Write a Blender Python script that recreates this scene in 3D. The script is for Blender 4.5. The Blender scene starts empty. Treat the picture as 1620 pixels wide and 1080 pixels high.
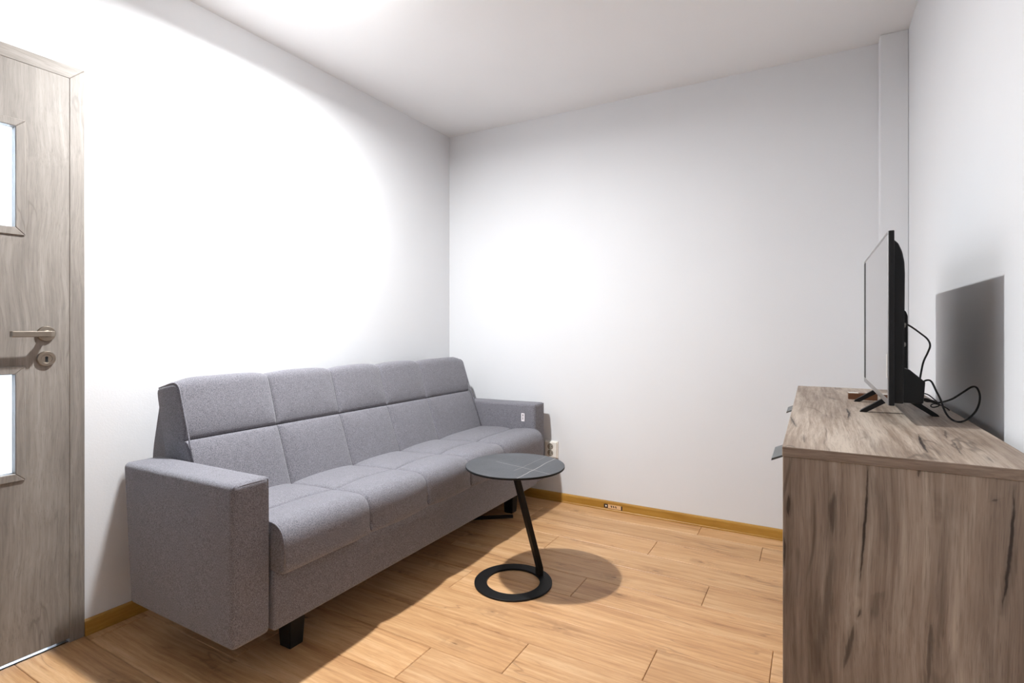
import bpy, bmesh, math, random
from mathutils import Vector, Matrix, noise
random.seed(7)
sc = bpy.context.scene
COL = sc.collection

# ------------------------------------------------------------------ camera, world, lights, exposure
CAM_H = 1.13
F_PX = 840.0
YAW = math.radians(29.54)
cam_data = bpy.data.cameras.new('camera')
cam = bpy.data.objects.new('camera', cam_data)
COL.objects.link(cam)
cam.location = (0, 0, CAM_H)
cam.rotation_euler = (math.radians(90), 0, YAW)
cam_data.sensor_width = 36
cam_data.lens = F_PX / 1620 * 36
cam_data.shift_y = -19 / 1620
cam_data.clip_start = 0.02
sc.camera = cam

sc.view_settings.view_transform = 'Standard'
sc.view_settings.look = 'None'
sc.view_settings.gamma = 1
sc.view_settings.use_curve_mapping = False
sc.view_settings.exposure = 0.0

world = bpy.data.worlds.new('world')
sc.world = world
world.use_nodes = True
world.node_tree.nodes['Background'].inputs[0].default_value = (0.55, 0.72, 1.0, 1)
world.node_tree.nodes['Background'].inputs[1].default_value = 0.6

LAMP = (-1.665, 1.44, 2.465)
ld = bpy.data.lights.new('bulb_light', 'POINT')
ld.energy = 19
ld.color = (0.965, 0.985, 1.0)
ld.shadow_soft_size = 0.042
lamp_light = bpy.data.objects.new('bulb_light', ld)
COL.objects.link(lamp_light)
lamp_light.location = LAMP
# the bulb throws most of its light downwards
dd = bpy.data.lights.new('bulb_downlight', 'AREA')
dd.shape = 'DISK'; dd.size = 0.085
dd.energy = 76
dd.color = ld.color
dl = bpy.data.objects.new('bulb_downlight', dd)
COL.objects.link(dl)
dl.location = (LAMP[0], LAMP[1], LAMP[2] - 0.044)
# soft bluish fill added behind the camera, no known source there
wd = bpy.data.lights.new('rear_fill', 'AREA')
wd.shape = 'RECTANGLE'; wd.size = 1.3; wd.size_y = 1.2
wd.energy = 5
wd.color = (0.72, 0.85, 1.0)
wl = bpy.data.objects.new('rear_fill', wd)
COL.objects.link(wl)
wl.location = (-0.95, -3.5, 1.55)
wl.rotation_euler = (math.radians(90), 0, 0)      # faces +Y
# hallway lamp behind the door
hd = bpy.data.lights.new('hall_light', 'AREA')
hd.size = 0.5
hd.energy = 110
hd.color = (0.74, 0.86, 1.0)
hl = bpy.data.objects.new('hall_light', hd)
COL.objects.link(hl)
hl.location = (-3.05, 0.5, 2.45)

# ------------------------------------------------------------------ helpers
def D(*v): return Vector(v)

def pix(u, v, x=None, y=None, z=None):
    """world point of a photograph pixel on the plane x=, y= or z="""
    t = (u - 810) / F_PX
    c, s = math.cos(YAW), math.sin(YAW)
    d = Vector((-s + t * c, c + t * s, -(v - 521) / F_PX))
    if x is not None: k = x / d.x
    elif y is not None: k = y / d.y
    else: k = (z - CAM_H) / d.z
    return Vector((0, 0, CAM_H)) + d * k

def link(name, bm, mat, parent=None, smooth=False, label=None):
    me = bpy.data.meshes.new(name)
    bm.normal_update()
    bm.to_mesh(me); bm.free()
    for m in (mat if isinstance(mat, (list, tuple)) else [mat]): me.materials.append(m)
    if smooth:
        for p in me.polygons: p.use_smooth = True
    o = bpy.data.objects.new(name, me)
    COL.objects.link(o)
    if parent:
        o.parent = parent
    if label: o['label'] = label
    return o

def thing(name, label, cat, loc=(0, 0, 0), group=None):
    o = bpy.data.objects.new(name, None)
    COL.objects.link(o)
    o.location = loc
    o.empty_display_size = 0.05
    o['label'] = label; o['category'] = cat
    if group: o['group'] = group
    return o

def box(bm, a, b, bev=0.0, seg=2, m=0):
    """axis box from corner a to corner b, with bevelled edges"""
    lo = [min(a[i], b[i]) for i in range(3)]; hi = [max(a[i], b[i]) for i in range(3)]
    t = bmesh.new()
    bmesh.ops.create_cube(t, size=1)
    for v in t.verts:
        v.co = Vector([(lo[i] + hi[i]) / 2 + v.co[i] * (hi[i] - lo[i]) for i in range(3)])
    if bev:
        bmesh.ops.bevel(t, geom=t.edges[:], offset=bev, segments=seg, profile=0.5, affect='EDGES')
    for f in t.faces: f.material_index = m
    merge(bm, t)

def merge(bm, t):
    me = bpy.data.meshes.new('tmp'); t.to_mesh(me); t.free()
    bm.from_mesh(me); bpy.data.meshes.remove(me)

def prism(bm, pts, axis, a, b, bev=0.0, seg=2, m=0, bev_all=True):
    """polygon pts (2D) extruded along axis from a to b"""
    t = bmesh.new()
    def P(p, h):
        if axis == 'x': return (h, p[0], p[1])
        if axis == 'y': return (p[0], h, p[1])
        return (p[0], p[1], h)
    A = [t.verts.new(P(p, a)) for p in pts]; B = [t.verts.new(P(p, b)) for p in pts]
    n = len(pts)
    t.faces.new(A); t.faces.new(B)
    for i in range(n): t.faces.new((A[i], A[(i + 1) % n], B[(i + 1) % n], B[i]))
    bmesh.ops.recalc_face_normals(t, faces=t.faces[:])
    if bev:
        g = t.edges[:] if bev_all else [e for f in t.faces if len(f.verts) == n and n != 4 for e in f.edges]
        bmesh.ops.bevel(t, geom=g, offset=bev, segments=seg, profile=0.5, affect='EDGES')
    for f in t.faces: f.material_index = m
    merge(bm, t)

def lathe(bm, prof, axis, c, n=48, m=0):
    """closed or open profile of (r, h) spun about axis through c"""
    t = bmesh.new()
    rings = []
    for r, h in prof:
        ring = []
        if r < 1e-6:
            ring = [None]
            ring[0] = t.verts.new(_ax(axis, 0, 0, h, c))
        else:
            for i in range(n):
                a = 2 * math.pi * i / n
                ring.append(t.verts.new(_ax(axis, r * math.cos(a), r * math.sin(a), h, c)))
        rings.append(ring)
    for k in range(len(rings) - 1):
        A, B = rings[k], rings[k + 1]
        for i in range(n):
            j = (i + 1) % n
            if len(A) == 1 and len(B) == 1: continue
            if len(A) == 1: t.faces.new((A[0], B[i], B[j]))
            elif len(B) == 1: t.faces.new((A[i], A[j], B[0]))
            else: t.faces.new((A[i], A[j], B[j], B[i]))
    bmesh.ops.recalc_face_normals(t, faces=t.faces[:])
    for f in t.faces: f.material_index = m
    merge(bm, t)

def _ax(axis, a, b, h, c):
    if axis == 'z': v = (a, b, h)
    elif axis == 'x': v = (h, a, b)
    else: v = (b, h, a)
    return (v[0] + c[0], v[1] + c[1], v[2] + c[2])

def smooth_path(pts, k=8):
    pts = [Vector(p) for p in pts]
    out = []
    for i in range(len(pts) - 1):
        p0 = pts[max(i - 1, 0)]; p1 = pts[i]; p2 = pts[i + 1]; p3 = pts[min(i + 2, len(pts) - 1)]
        for j in range(k):
            t = j / k
            out.append(0.5 * ((2 * p1) + (p2 - p0) * t + (2 * p0 - 5 * p1 + 4 * p2 - p3) * t * t
                              + (3 * p1 - p0 - 3 * p2 + p3) * t ** 3))
    out.append(pts[-1])
    return out

def tube(bm, path, r, n=8, m=0, closed=False):
    t = bmesh.new()
    prev = None; rings = []
    up = None
    N = len(path)
    for i, p in enumerate(path):
        if closed:
            d = (path[(i + 1) % N] - path[i - 1]).normalized()
        else:
            d = (path[min(i + 1, N - 1)] - path[max(i - 1, 0)]).normalized()
        if up is None:
            up = Vector((0, 0, 1)) if abs(d.z) < 0.9 else Vector((1, 0, 0))
        s = d.cross(up).normalized(); up = s.cross(d).normalized()
        rr = r(i / max(N - 1, 1)) if callable(r) else r
        rings.append([t.verts.new(p + s * rr * math.cos(2 * math.pi * k / n) + up * rr * math.sin(2 * math.pi * k / n)) for k in range(n)])
    last = len(rings) if closed else len(rings) - 1
    for i in range(last):
        A = rings[i]; B = rings[(i + 1) % N]
        for k in range(n): t.faces.new((A[k], A[(k + 1) % n], B[(k + 1) % n], B[k]))
    if not closed:
        t.faces.new(rings[0]); t.faces.new(rings[-1])
    bmesh.ops.recalc_face_normals(t, faces=t.faces[:])
    for f in t.faces: f.material_index = m
    merge(bm, t)

# ------------------------------------------------------------------ materials
def srgb(r, g, b):
    f = lambda c: (c / 255 / 12.92) if c / 255 <= 0.04045 else ((c / 255 + 0.055) / 1.055) ** 2.4
    return (f(r), f(g), f(b), 1)

class NT:
    def __init__(s, name):
        s.m = bpy.data.materials.new(name); s.m.use_nodes = True
        s.t = s.m.node_tree; s.b = s.t.nodes['Principled BSDF']
    def n(s, typ, ins=None, **kw):
        x = s.t.nodes.new(typ)
        for k, v in kw.items(): setattr(x, k, v)
        for k, v in (ins or {}).items():
            if isinstance(v, bpy.types.NodeSocket): s.t.links.new(v, x.inputs[k])
            else: x.inputs[k].default_value = v
        return x
    def math(s, op, a, b=0.0, c=0.0, clamp=False):
        x = s.n('ShaderNodeMath', {0: a, 1: b, 2: c}, operation=op); x.use_clamp = clamp
        return x.outputs[0]
    def mix(s, fac, a, b, mode='MIX'):
        x = s.t.nodes.new('ShaderNodeMix'); x.data_type = 'RGBA'; x.blend_type = mode
        for k, v in ((0, fac), (6, a), (7, b)):
            if isinstance(v, bpy.types.NodeSocket): s.t.links.new(v, x.inputs[k])
            else: x.inputs[k].default_value = v
        return x.outputs[2]
    def ramp(s, fac, stops, interp='LINEAR'):
        x = s.n('ShaderNodeValToRGB', {0: fac}); x.color_ramp.interpolation = interp
        e = x.color_ramp.elements
        while len(e) < len(stops): e.new(0.5)
        for el, (p, c) in zip(e, stops):
            el.position = p; el.color = c if len(c) == 4 else (*c, 1)
        return x.outputs[0]
    def smooth(s, v, lo, hi):
        x = s.n('ShaderNodeMapRange', {0: v, 1: lo, 2: hi, 3: 0.0, 4: 1.0}, interpolation_type='SMOOTHSTEP')
        return x.outputs[0]
    def set(s, **kw):
        for k, v in kw.items():
            i = s.b.inputs[k.replace('_', ' ')]
            if isinstance(v, bpy.types.NodeSocket): s.t.links.new(v, i)
            else: i.default_value = v
    def bump(s, h, strength, dist):
        x = s.n('ShaderNodeBump', {'Strength': strength, 'Distance': dist, 'Height': h})
        s.t.links.new(x.outputs[0], s.b.inputs['Normal'])

def plain(name, col, rough=0.5, metal=0.0, var=0.04, scale=40, bump=0.0):
    k = NT(name)
    tc = k.n('ShaderNodeTexCoord').outputs['Object']
    nz = k.n('ShaderNodeTexNoise', {'Vector': tc, 'Scale': scale, 'Detail': 3.0}).outputs[0]
    lo = tuple(c * (1 - var) for c in col[:3]); hi = tuple(min(1, c * (1 + var)) for c in col[:3])
    k.set(Base_Color=k.ramp(nz, [(0.3, lo), (0.7, hi)]), Roughness=rough, Metallic=metal)
    if bump: k.bump(nz, bump, 0.002)
    return k.m

def paint(name, col, bump=0.12):
    k = NT(name)
    tc = k.n('ShaderNodeTexCoord').outputs['Object']
    n1 = k.n('ShaderNodeTexNoise', {'Vector': tc, 'Scale': 160.0, 'Detail': 4.0}).outputs[0]
    n2 = k.n('ShaderNodeTexNoise', {'Vector': tc, 'Scale': 1.7, 'Detail': 2.0}).outputs[0]
    lo = tuple(c * 0.975 for c in col[:3])
    k.set(Base_Color=k.ramp(n2, [(0.3, lo), (0.7, col)]), Roughness=0.85)
    k.bump(n1, bump, 0.002)
    return k.m

def wood(name, axis, dark, mid, light, crack_col, grain=1.0, crack=0.5, knots=0.5, rough=0.5, rnd=True,
         strips=0.0, strip_axis=0, fine=0.35, stretch=9.0, spec=0.4, pore=0.3, warp=0.06, strokes=(), con=1.0, flat=2):
    """grain runs along axis (0,1,2); colour from stretched noises, a few thin dark cracks and soft knots"""
    k = NT(name)
    tc = k.n('ShaderNodeTexCoord').outputs['Object']
    if rnd:
        oi = k.n('ShaderNodeObjectInfo').outputs['Random']
        off = k.n('ShaderNodeCombineXYZ', {0: k.math('MULTIPLY', oi, 37.0), 1: k.math('MULTIPLY', oi, 91.0), 2: k.math('MULTIPLY', oi, 53.0)}).outputs[0]
        tc = k.n('ShaderNodeVectorMath', {0: tc, 1: off}, operation='ADD').outputs[0]
    # gentle bend of the grain
    w = k.n('ShaderNodeTexNoise', {'Vector': tc, 'Scale': 1.6 * grain, 'Detail': 2.0}).outputs['Color']
    wv = k.n('ShaderNodeVectorMath', {0: w, 1: (0.5, 0.5, 0.5)}, operation='SUBTRACT').outputs[0]
    wv = k.n('ShaderNodeVectorMath', {0: wv, 3: warp}, operation='SCALE').outputs[0]
    tw = k.n('ShaderNodeVectorMath', {0: tc, 1: wv}, operation='ADD').outputs[0]
    def st(f, along):
        s = [f, f, f]; s[axis] = along
        return k.n('ShaderNodeMapping', {'Vector': tw, 'Scale': tuple(s)}).outputs[0]
    broad = k.n('ShaderNodeTexNoise', {'Vector': st(7 * grain, 7 * grain / stretch), 'Scale': 1.0, 'Detail': 5.0, 'Roughness': 0.6, 'Distortion': 0.15}).outputs[0]
    fine_n = k.n('ShaderNodeTexNoise', {'Vector': st(60 * grain, 2.4 * grain), 'Scale': 1.0, 'Detail': 6.0, 'Roughness': 0.7}).outputs[0]
    pores = k.n('ShaderNodeTexNoise', {'Vector': st(420, 14), 'Scale': 1.0, 'Detail': 2.0, 'Roughness': 0.6}).outputs[0]
    v = k.math('ADD', k.math('MULTIPLY', broad, 1 - fine), k.math('MULTIPLY', fine_n, fine))
    col = k.ramp(v, [(0.5 - 0.16 / con, dark), (0.5, mid), (0.5 + 0.14 / con, light)])
    # pores
    pr = k.smooth(pores, 0.52, 0.68)
    col = k.mix(k.math('MULTIPLY', pr, pore), col, tuple(c * 0.62 for c in dark[:3]) + (1,))
    # cracks follow contour lines of a stretched noise
    cn = k.n('ShaderNodeTexNoise', {'Vector': st(7.0 * grain, 1.1 * grain), 'Scale': 1.0, 'Detail': 3.0, 'Roughness': 0.55, 'Distortion': 0.3}).outputs[0]
    ab = k.math('ABSOLUTE', k.math('SUBTRACT', cn, 0.5))
    line = k.math('SUBTRACT', 1.0, k.smooth(ab, 0.003, 0.014))
    mk = k.n('ShaderNodeTexNoise', {'Vector': st(6.3 * grain, 2.4 * grain), 'Scale': 1.0, 'Detail': 2.0}).outputs[0]
    line = k.math('MULTIPLY', line, k.smooth(mk, 0.52, 0.62))
    col = k.mix(k.math('MULTIPLY', line, crack), col, crack_col)
    halo = k.math('MULTIPLY', k.math('SUBTRACT', 1.0, k.smooth(ab, 0.0, 0.05)), k.smooth(mk, 0.46, 0.66))
    col = k.mix(k.math('MULTIPLY', halo, crack * 0.45), col, dark)
    # knots
    ks = [3.4 * grain] * 3; ks[axis] = 1.5 * grain; ks[flat] = 0.0
    kv = k.n('ShaderNodeMapping', {'Vector': tw, 'Scale': tuple(ks)}).outputs[0]
    kx = k.n('ShaderNodeSeparateXYZ', {0: kv}).outputs
    uu = [kx[i] for i in range(3) if i != flat]
    kv = k.n('ShaderNodeCombineXYZ', {0: uu[0], 1: uu[1], 2: 0.0}).outputs[0]
    kn = k.n('ShaderNodeTexVoronoi', {'Vector': kv, 'Scale': 1.0, 'Randomness': 1.0}, voronoi_dimensions='2D').outputs['Distance']
    kn = k.math('ADD', kn, k.math('MULTIPLY', k.math('SUBTRACT', fine_n, 0.5), 0.12))
    kf = k.math('MAXIMUM', k.math('SUBTRACT', 1.0, k.smooth(kn, 0.0, 0.055)), k.math('MULTIPLY', k.math('SUBTRACT', 1.0, k.smooth(kn, 0.03, 0.24)), 0.33))
    km = k.n('ShaderNodeTexNoise', {'Vector': tc, 'Scale': 24.0 * grain, 'Detail': 3.0}).outputs[0]
    kf = k.math('MULTIPLY', kf, k.smooth(km, 0.34, 0.56))
    col = k.mix(k.math('MULTIPLY', kf, knots), col, crack_col)
    # single dark cracks where the photographed board has them
    if strokes:
        w2 = k.n('ShaderNodeTexNoise', {'Vector': tc, 'Scale': 30.0, 'Detail': 3.0}).outputs['Color']
        w2 = k.n('ShaderNodeVectorMath', {0: w2, 1: (0.5, 0.5, 0.5)}, operation='SUBTRACT').outputs[0]
        w2 = k.n('ShaderNodeVectorMath', {0: w2, 3: 0.006}, operation='SCALE').outputs[0]
        ts = k.n('ShaderNodeVectorMath', {0: tc, 1: w2}, operation='ADD').outputs[0]
        for pts_, wdt, stg in strokes:
            tot = None
            for a_, b_ in zip(pts_, pts_[1:]):
                d_ = b_ - a_
                pa = k.n('ShaderNodeVectorMath', {0: ts, 1: tuple(a_)}, operation='SUBTRACT').outputs[0]
                dt = k.n('ShaderNodeVectorMath', {0: pa, 1: tuple(d_)}, operation='DOT_PRODUCT').outputs['Value']
                tt_ = k.math('DIVIDE', dt, d_.length_squared, clamp=True)
                sv = k.n('ShaderNodeVectorMath', {0: tuple(d_), 3: tt_}, operation='SCALE').outputs[0]
                ds = k.n('ShaderNodeVectorMath', {0: pa, 1: sv}, operation='DISTANCE').outputs['Value']
                tot = ds if tot is None else k.math('MINIMUM', tot, ds)
            P0, PN = pts_[0], pts_[-1]; dd_ = PN - P0
            pa = k.n('ShaderNodeVectorMath', {0: ts, 1: tuple(P0)}, operation='SUBTRACT').outputs[0]
            sg = k.math('DIVIDE', k.n('ShaderNodeVectorMath', {0: pa, 1: tuple(dd_)}, operation='DOT_PRODUCT').outputs['Value'], dd_.length_squared, clamp=True)
            e_ = k.math('POWER', k.math('ABSOLUTE', k.math('SUBTRACT', k.math('MULTIPLY', sg, 2.0), 1.0)), 2.5)
            tot = k.math('ADD', tot, k.math('MULTIPLY', e_, wdt * 0.7))
            tot = k.math('ADD', tot, k.math('MULTIPLY', k.math('SUBTRACT', fine_n, 0.5), wdt * 2.2))
            core = k.math('SUBTRACT', 1.0, k.smooth(tot, wdt * 0.25, wdt * 1.15))
            halo_ = k.math('MULTIPLY', k.math('SUBTRACT', 1.0, k.smooth(tot, 0.0, wdt * 3.0)), 0.35)
            f_ = k.math('MAXIMUM', core, halo_)
            col = k.mix(k.math('MULTIPLY', f_, stg), col, crack_col)
    if strips:
        sx = k.n('ShaderNodeSeparateXYZ', {0: tc}).outputs[strip_axis]
        fl = k.math('FLOOR', k.math('DIVIDE', sx, 0.118))
        wn = k.n('ShaderNodeTexWhiteNoise', {'W': fl}, noise_dimensions='1D').outputs[0]
        val = k.math('ADD', 1 - strips * 0.5, k.math('MULTIPLY', wn, strips))
        cc = k.n('ShaderNodeCombineColor', {0: val, 1: val, 2: val}).outputs[0]
        col = k.mix(1.0, col, cc, 'MULTIPLY')
    if rnd:
        val = k.math('ADD', 0.93, k.math('MULTIPLY', oi, 0.14))
        cc = k.n('ShaderNodeCombineColor', {0: val, 1: val, 2: val}).outputs[0]
        col = k.mix(1.0, col, cc, 'MULTIPLY')
    k.set(Base_Color=col, Roughness=rough)
    k.b.inputs['Specular IOR Level'].default_value = spec
    h = k.math('SUBTRACT', fine_n, k.math('MULTIPLY', pr, 0.6))
    k.bump(h, 0.10, 0.0015)
    return k.m

def fabric(name, dark, light):
    k = NT(name)
    tc = k.n('ShaderNodeTexCoord').outputs['Object']
    n1 = k.n('ShaderNodeTexNoise', {'Vector': tc, 'Scale': 330.0, 'Detail': 3.0, 'Roughness': 0.75}).outputs[0]
    n2 = k.n('ShaderNodeTexNoise', {'Vector': tc, 'Scale': 38.0, 'Detail': 3.0}).outputs[0]
    v = k.math('ADD', k.math('MULTIPLY', n1, 0.94), k.math('MULTIPLY', n2, 0.06))
    col = k.ramp(v, [(0.36, dark), (0.64, light)])
    k.set(Base_Color=col, Roughness=0.95)
    k.b.inputs['Specular IOR Level'].default_value = 0.15
    k.b.inputs['Sheen Weight'].default_value = 0.25
    k.b.inputs['Sheen Roughness'].default_value = 0.5
    n3 = k.n('ShaderNodeTexVoronoi', {'Vector': tc, 'Scale': 700.0}).outputs['Distance']
    k.bump(k.math('ADD', n3, n1), 0.35, 0.0015)
    return k.m

M = {}
M['wall'] = paint('white_wall_paint', (0.755, 0.76, 0.775, 1))
M['wall_r'] = M['wall']
M['ceiling'] = paint('ceiling_paint', (0.86, 0.86, 0.865, 1), 0.06)
M['oak'] = wood('oak_laminate', 0, srgb(164, 118, 78), srgb(198, 154, 109), srgb(217, 178, 136), srgb(100, 66, 40),
                grain=1.25, crack=0.35, knots=0.75, rough=0.42, fine=0.55, pore=0.2, stretch=13, con=0.95, warp=0.035)
M['under'] = plain('dark_joint', srgb(96, 66, 42), 0.9)
M['base'] = wood('golden_baseboard', 1, srgb(158, 112, 38), srgb(176, 130, 54), srgb(192, 148, 70), srgb(120, 80, 30),
                 grain=2.0, crack=0.1, knots=0.0, rough=0.4, pore=0.1)
M['base_x'] = wood('golden_baseboard_x', 0, srgb(158, 112, 38), srgb(176, 130, 54), srgb(192, 148, 70), srgb(120, 80, 30),
                   grain=2.0, crack=0.1, knots=0.0, rough=0.4, pore=0.1)
CX0, CX1, CY0, CY1, CZ = -0.055, 0.357, 1.221, 2.578, 0.890
CAB_O = Vector(((CX0 + CX1) / 2, (CY0 + CY1) / 2, 0))
def s_side(pts): return [pix(1220 + a / 2.0775, 560 + b / 2.0775, y=CY0 + 0.003) - CAB_O for a, b in pts]
def s_top(pts): return [pix(1220 + a / 2.0775, 560 + b / 2.0775, z=CZ) - CAB_O for a, b in pts]
side_strokes = [(s_side(p), w, g) for p, w, g in (
    ([(318, 362), (316, 430), (312, 500), (302, 640), (292, 740), (287, 790)], 0.0040, 0.95),
    ([(293, 832), (284, 868)], 0.0032, 0.8),
    ([(797, 435), (795, 540), (785, 650), (772, 760), (756, 852)], 0.0042, 0.95),
    ([(212, 440), (203, 500), (200, 600)], 0.010, 0.65),
    ([(197, 600), (205, 660), (180, 800), (155, 970), (150, 1060)], 0.016, 0.38),
    ([(55, 465), (57, 530)], 0.0040, 0.8), ([(42, 590), (44, 700)], 0.0036, 0.8),
    ([(275, 890), (255, 960), (240, 1030)], 0.006, 0.7),
    ([(525, 890), (520, 1000), (512, 1090)], 0.006, 0.55),
    ([(490, 368), (485, 405)], 0.0030, 0.7), ([(330, 380), (370, 520), (380, 640)], 0.018, 0.30),
    ([(330, 880), (345, 800), (375, 780)], 0.012, 0.30), ([(735, 476), (740, 484)], 0.006, 0.6),
    ([(575, 430), (572, 560), (560, 800), (545, 1000)], 0.010, 0.22), ([(700, 900), (720, 1080)], 0.02, 0.2))]
top_strokes = [(s_top(p), w, g) for p, w, g in (
    ([(247, 178), (256, 195), (252, 215)], 0.004, 0.9), ([(107, 265), (108, 290)], 0.003, 0.7),
    ([(485, 262), (492, 290), (512, 322)], 0.004, 0.95), ([(570, 250), (576, 276)], 0.003, 0.6),
    ([(600, 290), (626, 334)], 0.003, 0.7), ([(64, 206), (82, 239)], 0.0035, 0.85),
    ([(385, 215), (420, 240), (450, 235)], 0.016, 0.35), ([(340, 170), (400, 228)], 0.012, 0.22),
    ([(700, 330), (740, 362)], 0.004, 0.6), ([(180, 140), (220, 150)], 0.006, 0.5), ([(150, 120), (190, 122)], 0.006, 0.4),
    ([(300, 250), (330, 290), (350, 330)], 0.012, 0.25))]
CR = dict(dark=srgb(116, 97, 82), mid=srgb(158, 140, 124), light=srgb(190, 174, 157), crack_col=srgb(46, 36, 31), con=1.5)
M['craft_z'] = wood('craft_oak_upright', 2, grain=0.95, crack=0.5, knots=0.25, rough=0.6, rnd=False, strips=0.16, strip_axis=0, stretch=14, flat=1, strokes=side_strokes, **CR)
M['craft_d'] = wood('craft_oak_door', 2, grain=0.95, crack=0.5, knots=0.25, rough=0.6, rnd=False, strips=0.16, strip_axis=1, stretch=14, flat=0, **CR)
M['craft_y'] = wood('craft_oak_lengthwise', 1, grain=1.3, crack=0.5, knots=0.3, rough=0.5, rnd=False, strips=0.10, strip_axis=0, stretch=9, warp=0.025, fine=0.5, strokes=top_strokes, **dict(CR, dark=srgb(134, 115, 99), mid=srgb(170, 153, 137), light=srgb(196, 181, 165)))
M['craft_x'] = wood('craft_oak_edge', 0, grain=1.0, crack=0.3, knots=0.1, rough=0.6, rnd=False, **CR)
DR = dict(dark=srgb(116, 109, 103), mid=srgb(136, 129, 122), light=srgb(154, 147, 140), crack_col=srgb(88, 78, 70))
M['door_z'] = wood('door_laminate', 2, flat=0, grain=1.5, crack=0.35, knots=0.15, rough=0.5, rnd=False, strips=0.06, strip_axis=1, fine=0.5, **DR)
M['door_y'] = wood('door_laminate_across', 1, grain=1.5, crack=0.15, knots=0.0, rough=0.5, rnd=False, fine=0.5, **DR)
M['fabric'] = fabric('grey_melange', srgb(80, 79, 85), srgb(140, 138, 145))
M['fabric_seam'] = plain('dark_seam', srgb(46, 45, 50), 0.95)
M['black_leg'] = plain('black_plastic', srgb(24, 23, 23), 0.5)
M['black_metal'] = plain('black_powder_coat', srgb(19, 19, 20), 0.5, bump=0.1, scale=600)
M['tv_black'] = plain('black_tv_plastic', srgb(26, 26, 27), 0.45, bump=0.15, scale=500)
M['silver'] = plain('silver_bezel', srgb(150, 148, 146), 0.3, 0.85)
for q_ in ('black_metal', 'tv_black', 'black_leg'): M[q_].node_tree.nodes['Principled BSDF'].inputs['Specular IOR Level'].default_value = 0.25
M['cable'] = plain('black_cable', srgb(20, 20, 21), 0.45)
M['white_plastic'] = plain('white_plastic', srgb(240, 236, 228), 0.35)
M['socket_dark'] = plain('socket_well', srgb(150, 142, 130), 0.5)
M['hole'] = plain('dark_hole', srgb(18, 16, 15), 0.8)
M['nickel'] = plain('brushed_nickel', srgb(158, 148, 136), 0.32, 1.0, var=0.08)
M['gap_reflector'] = plain('polished_aluminium', srgb(215, 218, 222), 0.22, 1.0, var=0.02)
M['handle_grey'] = plain('anthracite_metal', srgb(96, 100, 100), 0.35, 0.7)
M['white_label'] = plain('white_fabric_label', srgb(235, 228, 230), 0.8)
M['ink'] = plain('label_ink', srgb(70, 62, 66), 0.8)
M['sticker'] = plain('cream_sticker', srgb(226, 186, 140), 0.7)
M['ink_brown'] = plain('sticker_ink', srgb(40, 22, 12), 0.8)
M['brown_box'] = plain('brown_box', srgb(104, 66, 40), 0.5, var=0.12)
M['brass'] = plain('contact_metal', srgb(160, 150, 130), 0.3, 1.0)

k = NT('tv_screen'); tc = k.n('ShaderNodeTexCoord').outputs['Object']
nz = k.n('ShaderNodeTexNoise', {'Vector': tc, 'Scale': 900.0}).outputs[0]
k.set(Base_Color=k.ramp(nz, [(0.3, srgb(16, 16, 18)), (0.7, srgb(20, 20, 22))]), Roughness=0.10); k.b.inputs['Specular IOR Level'].default_value = 1.0
k.b.inputs['Coat Weight'].default_value = 1.0; M['screen'] = k.m

k = NT('bulb_glass')
k.set(Base_Color=(1, 1, 1, 1), Emission_Color=(1, 0.93, 0.84, 1), Emission_Strength=14.0); M['bulb'] = k.m

k = NT('frosted_glass')
k.t.nodes.remove(k.b)
tr = k.n('ShaderNodeBsdfTranslucent', {'Color': (0.95, 0.98, 1.0, 1)})
gl = k.n('ShaderNodeBsdfGlossy', {'Color': (1, 1, 1, 1), 'Roughness': 0.25})
mx = k.n('ShaderNodeMixShader', {0: 0.07, 1: tr.outputs[0], 2: gl.outputs[0]})
k.t.links.new(mx.outputs[0], k.t.nodes['Material Output'].inputs[0]); M['frost'] = k.m

k = NT('clear_glass')
k.set(Base_Color=(1, 1, 1, 1), Roughness=0.02, Transmission_Weight=1.0, IOR=1.45); M['glass'] = k.m

# stone table top: dark grey with thin pale veins in straight crossing lines
k = NT('grey_stone_top'); tc = k.n('ShaderNodeTexCoord').outputs['Object']
n1 = k.n('ShaderNodeTexNoise', {'Vector': tc, 'Scale': 260.0, 'Detail': 3.0}).outputs[0]
n2 = k.n('ShaderNodeTexNoise', {'Vector': tc, 'Scale': 9.0, 'Detail': 3.0}).outputs[0]
col = k.ramp(k.math('ADD', k.math('MULTIPLY', n1, 0.6), k.math('MULTIPLY', n2, 0.4)), [(0.35, srgb(50, 52, 55)), (0.65, srgb(72, 74, 78))])
sp = k.n('ShaderNodeSeparateXYZ', {0: tc})
X, Y = sp.outputs[0], sp.outputs[1]
wob = k.math('MULTIPLY', k.math('SUBTRACT', k.n('ShaderNodeTexNoise', {'Vector': tc, 'Scale': 14.0, 'Detail': 2.0}).outputs[0], 0.5), 0.012)
def vein(p, q, half, lo, hi, strength):
    """line through p,q in table coordinates, fading outside lo..hi along it"""
    global col
    dx, dy = q[0] - p[0], q[1] - p[1]; L = math.hypot(dx, dy); dx /= L; dy /= L
    dist = k.math('ADD', k.math('SUBTRACT', k.math('MULTIPLY', X, -dy), k.math('MULTIPLY', Y, -dx)), (dy * p[0] - dx * p[1]))
    dist = k.math('ABSOLUTE', k.math('ADD', dist, wob))
    al = k.math('SUBTRACT', k.math('ADD', k.math('MULTIPLY', X, dx), k.math('MULTIPLY', Y, dy)), dx * p[0] + dy * p[1])
    f = k.math('SUBTRACT', 1.0, k.smooth(dist, half * 0.4, half))
    f = k.math('MULTIPLY', f, k.math('MULTIPLY', k.smooth(al, lo - 0.02, lo), k.math('SUBTRACT', 1.0, k.smooth(al, hi, hi + 0.02))))
    col = k.mix(k.math('MULTIPLY', f, strength), col, srgb(190, 186, 180))
TT_C = (-1.161, 2.077)
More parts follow.
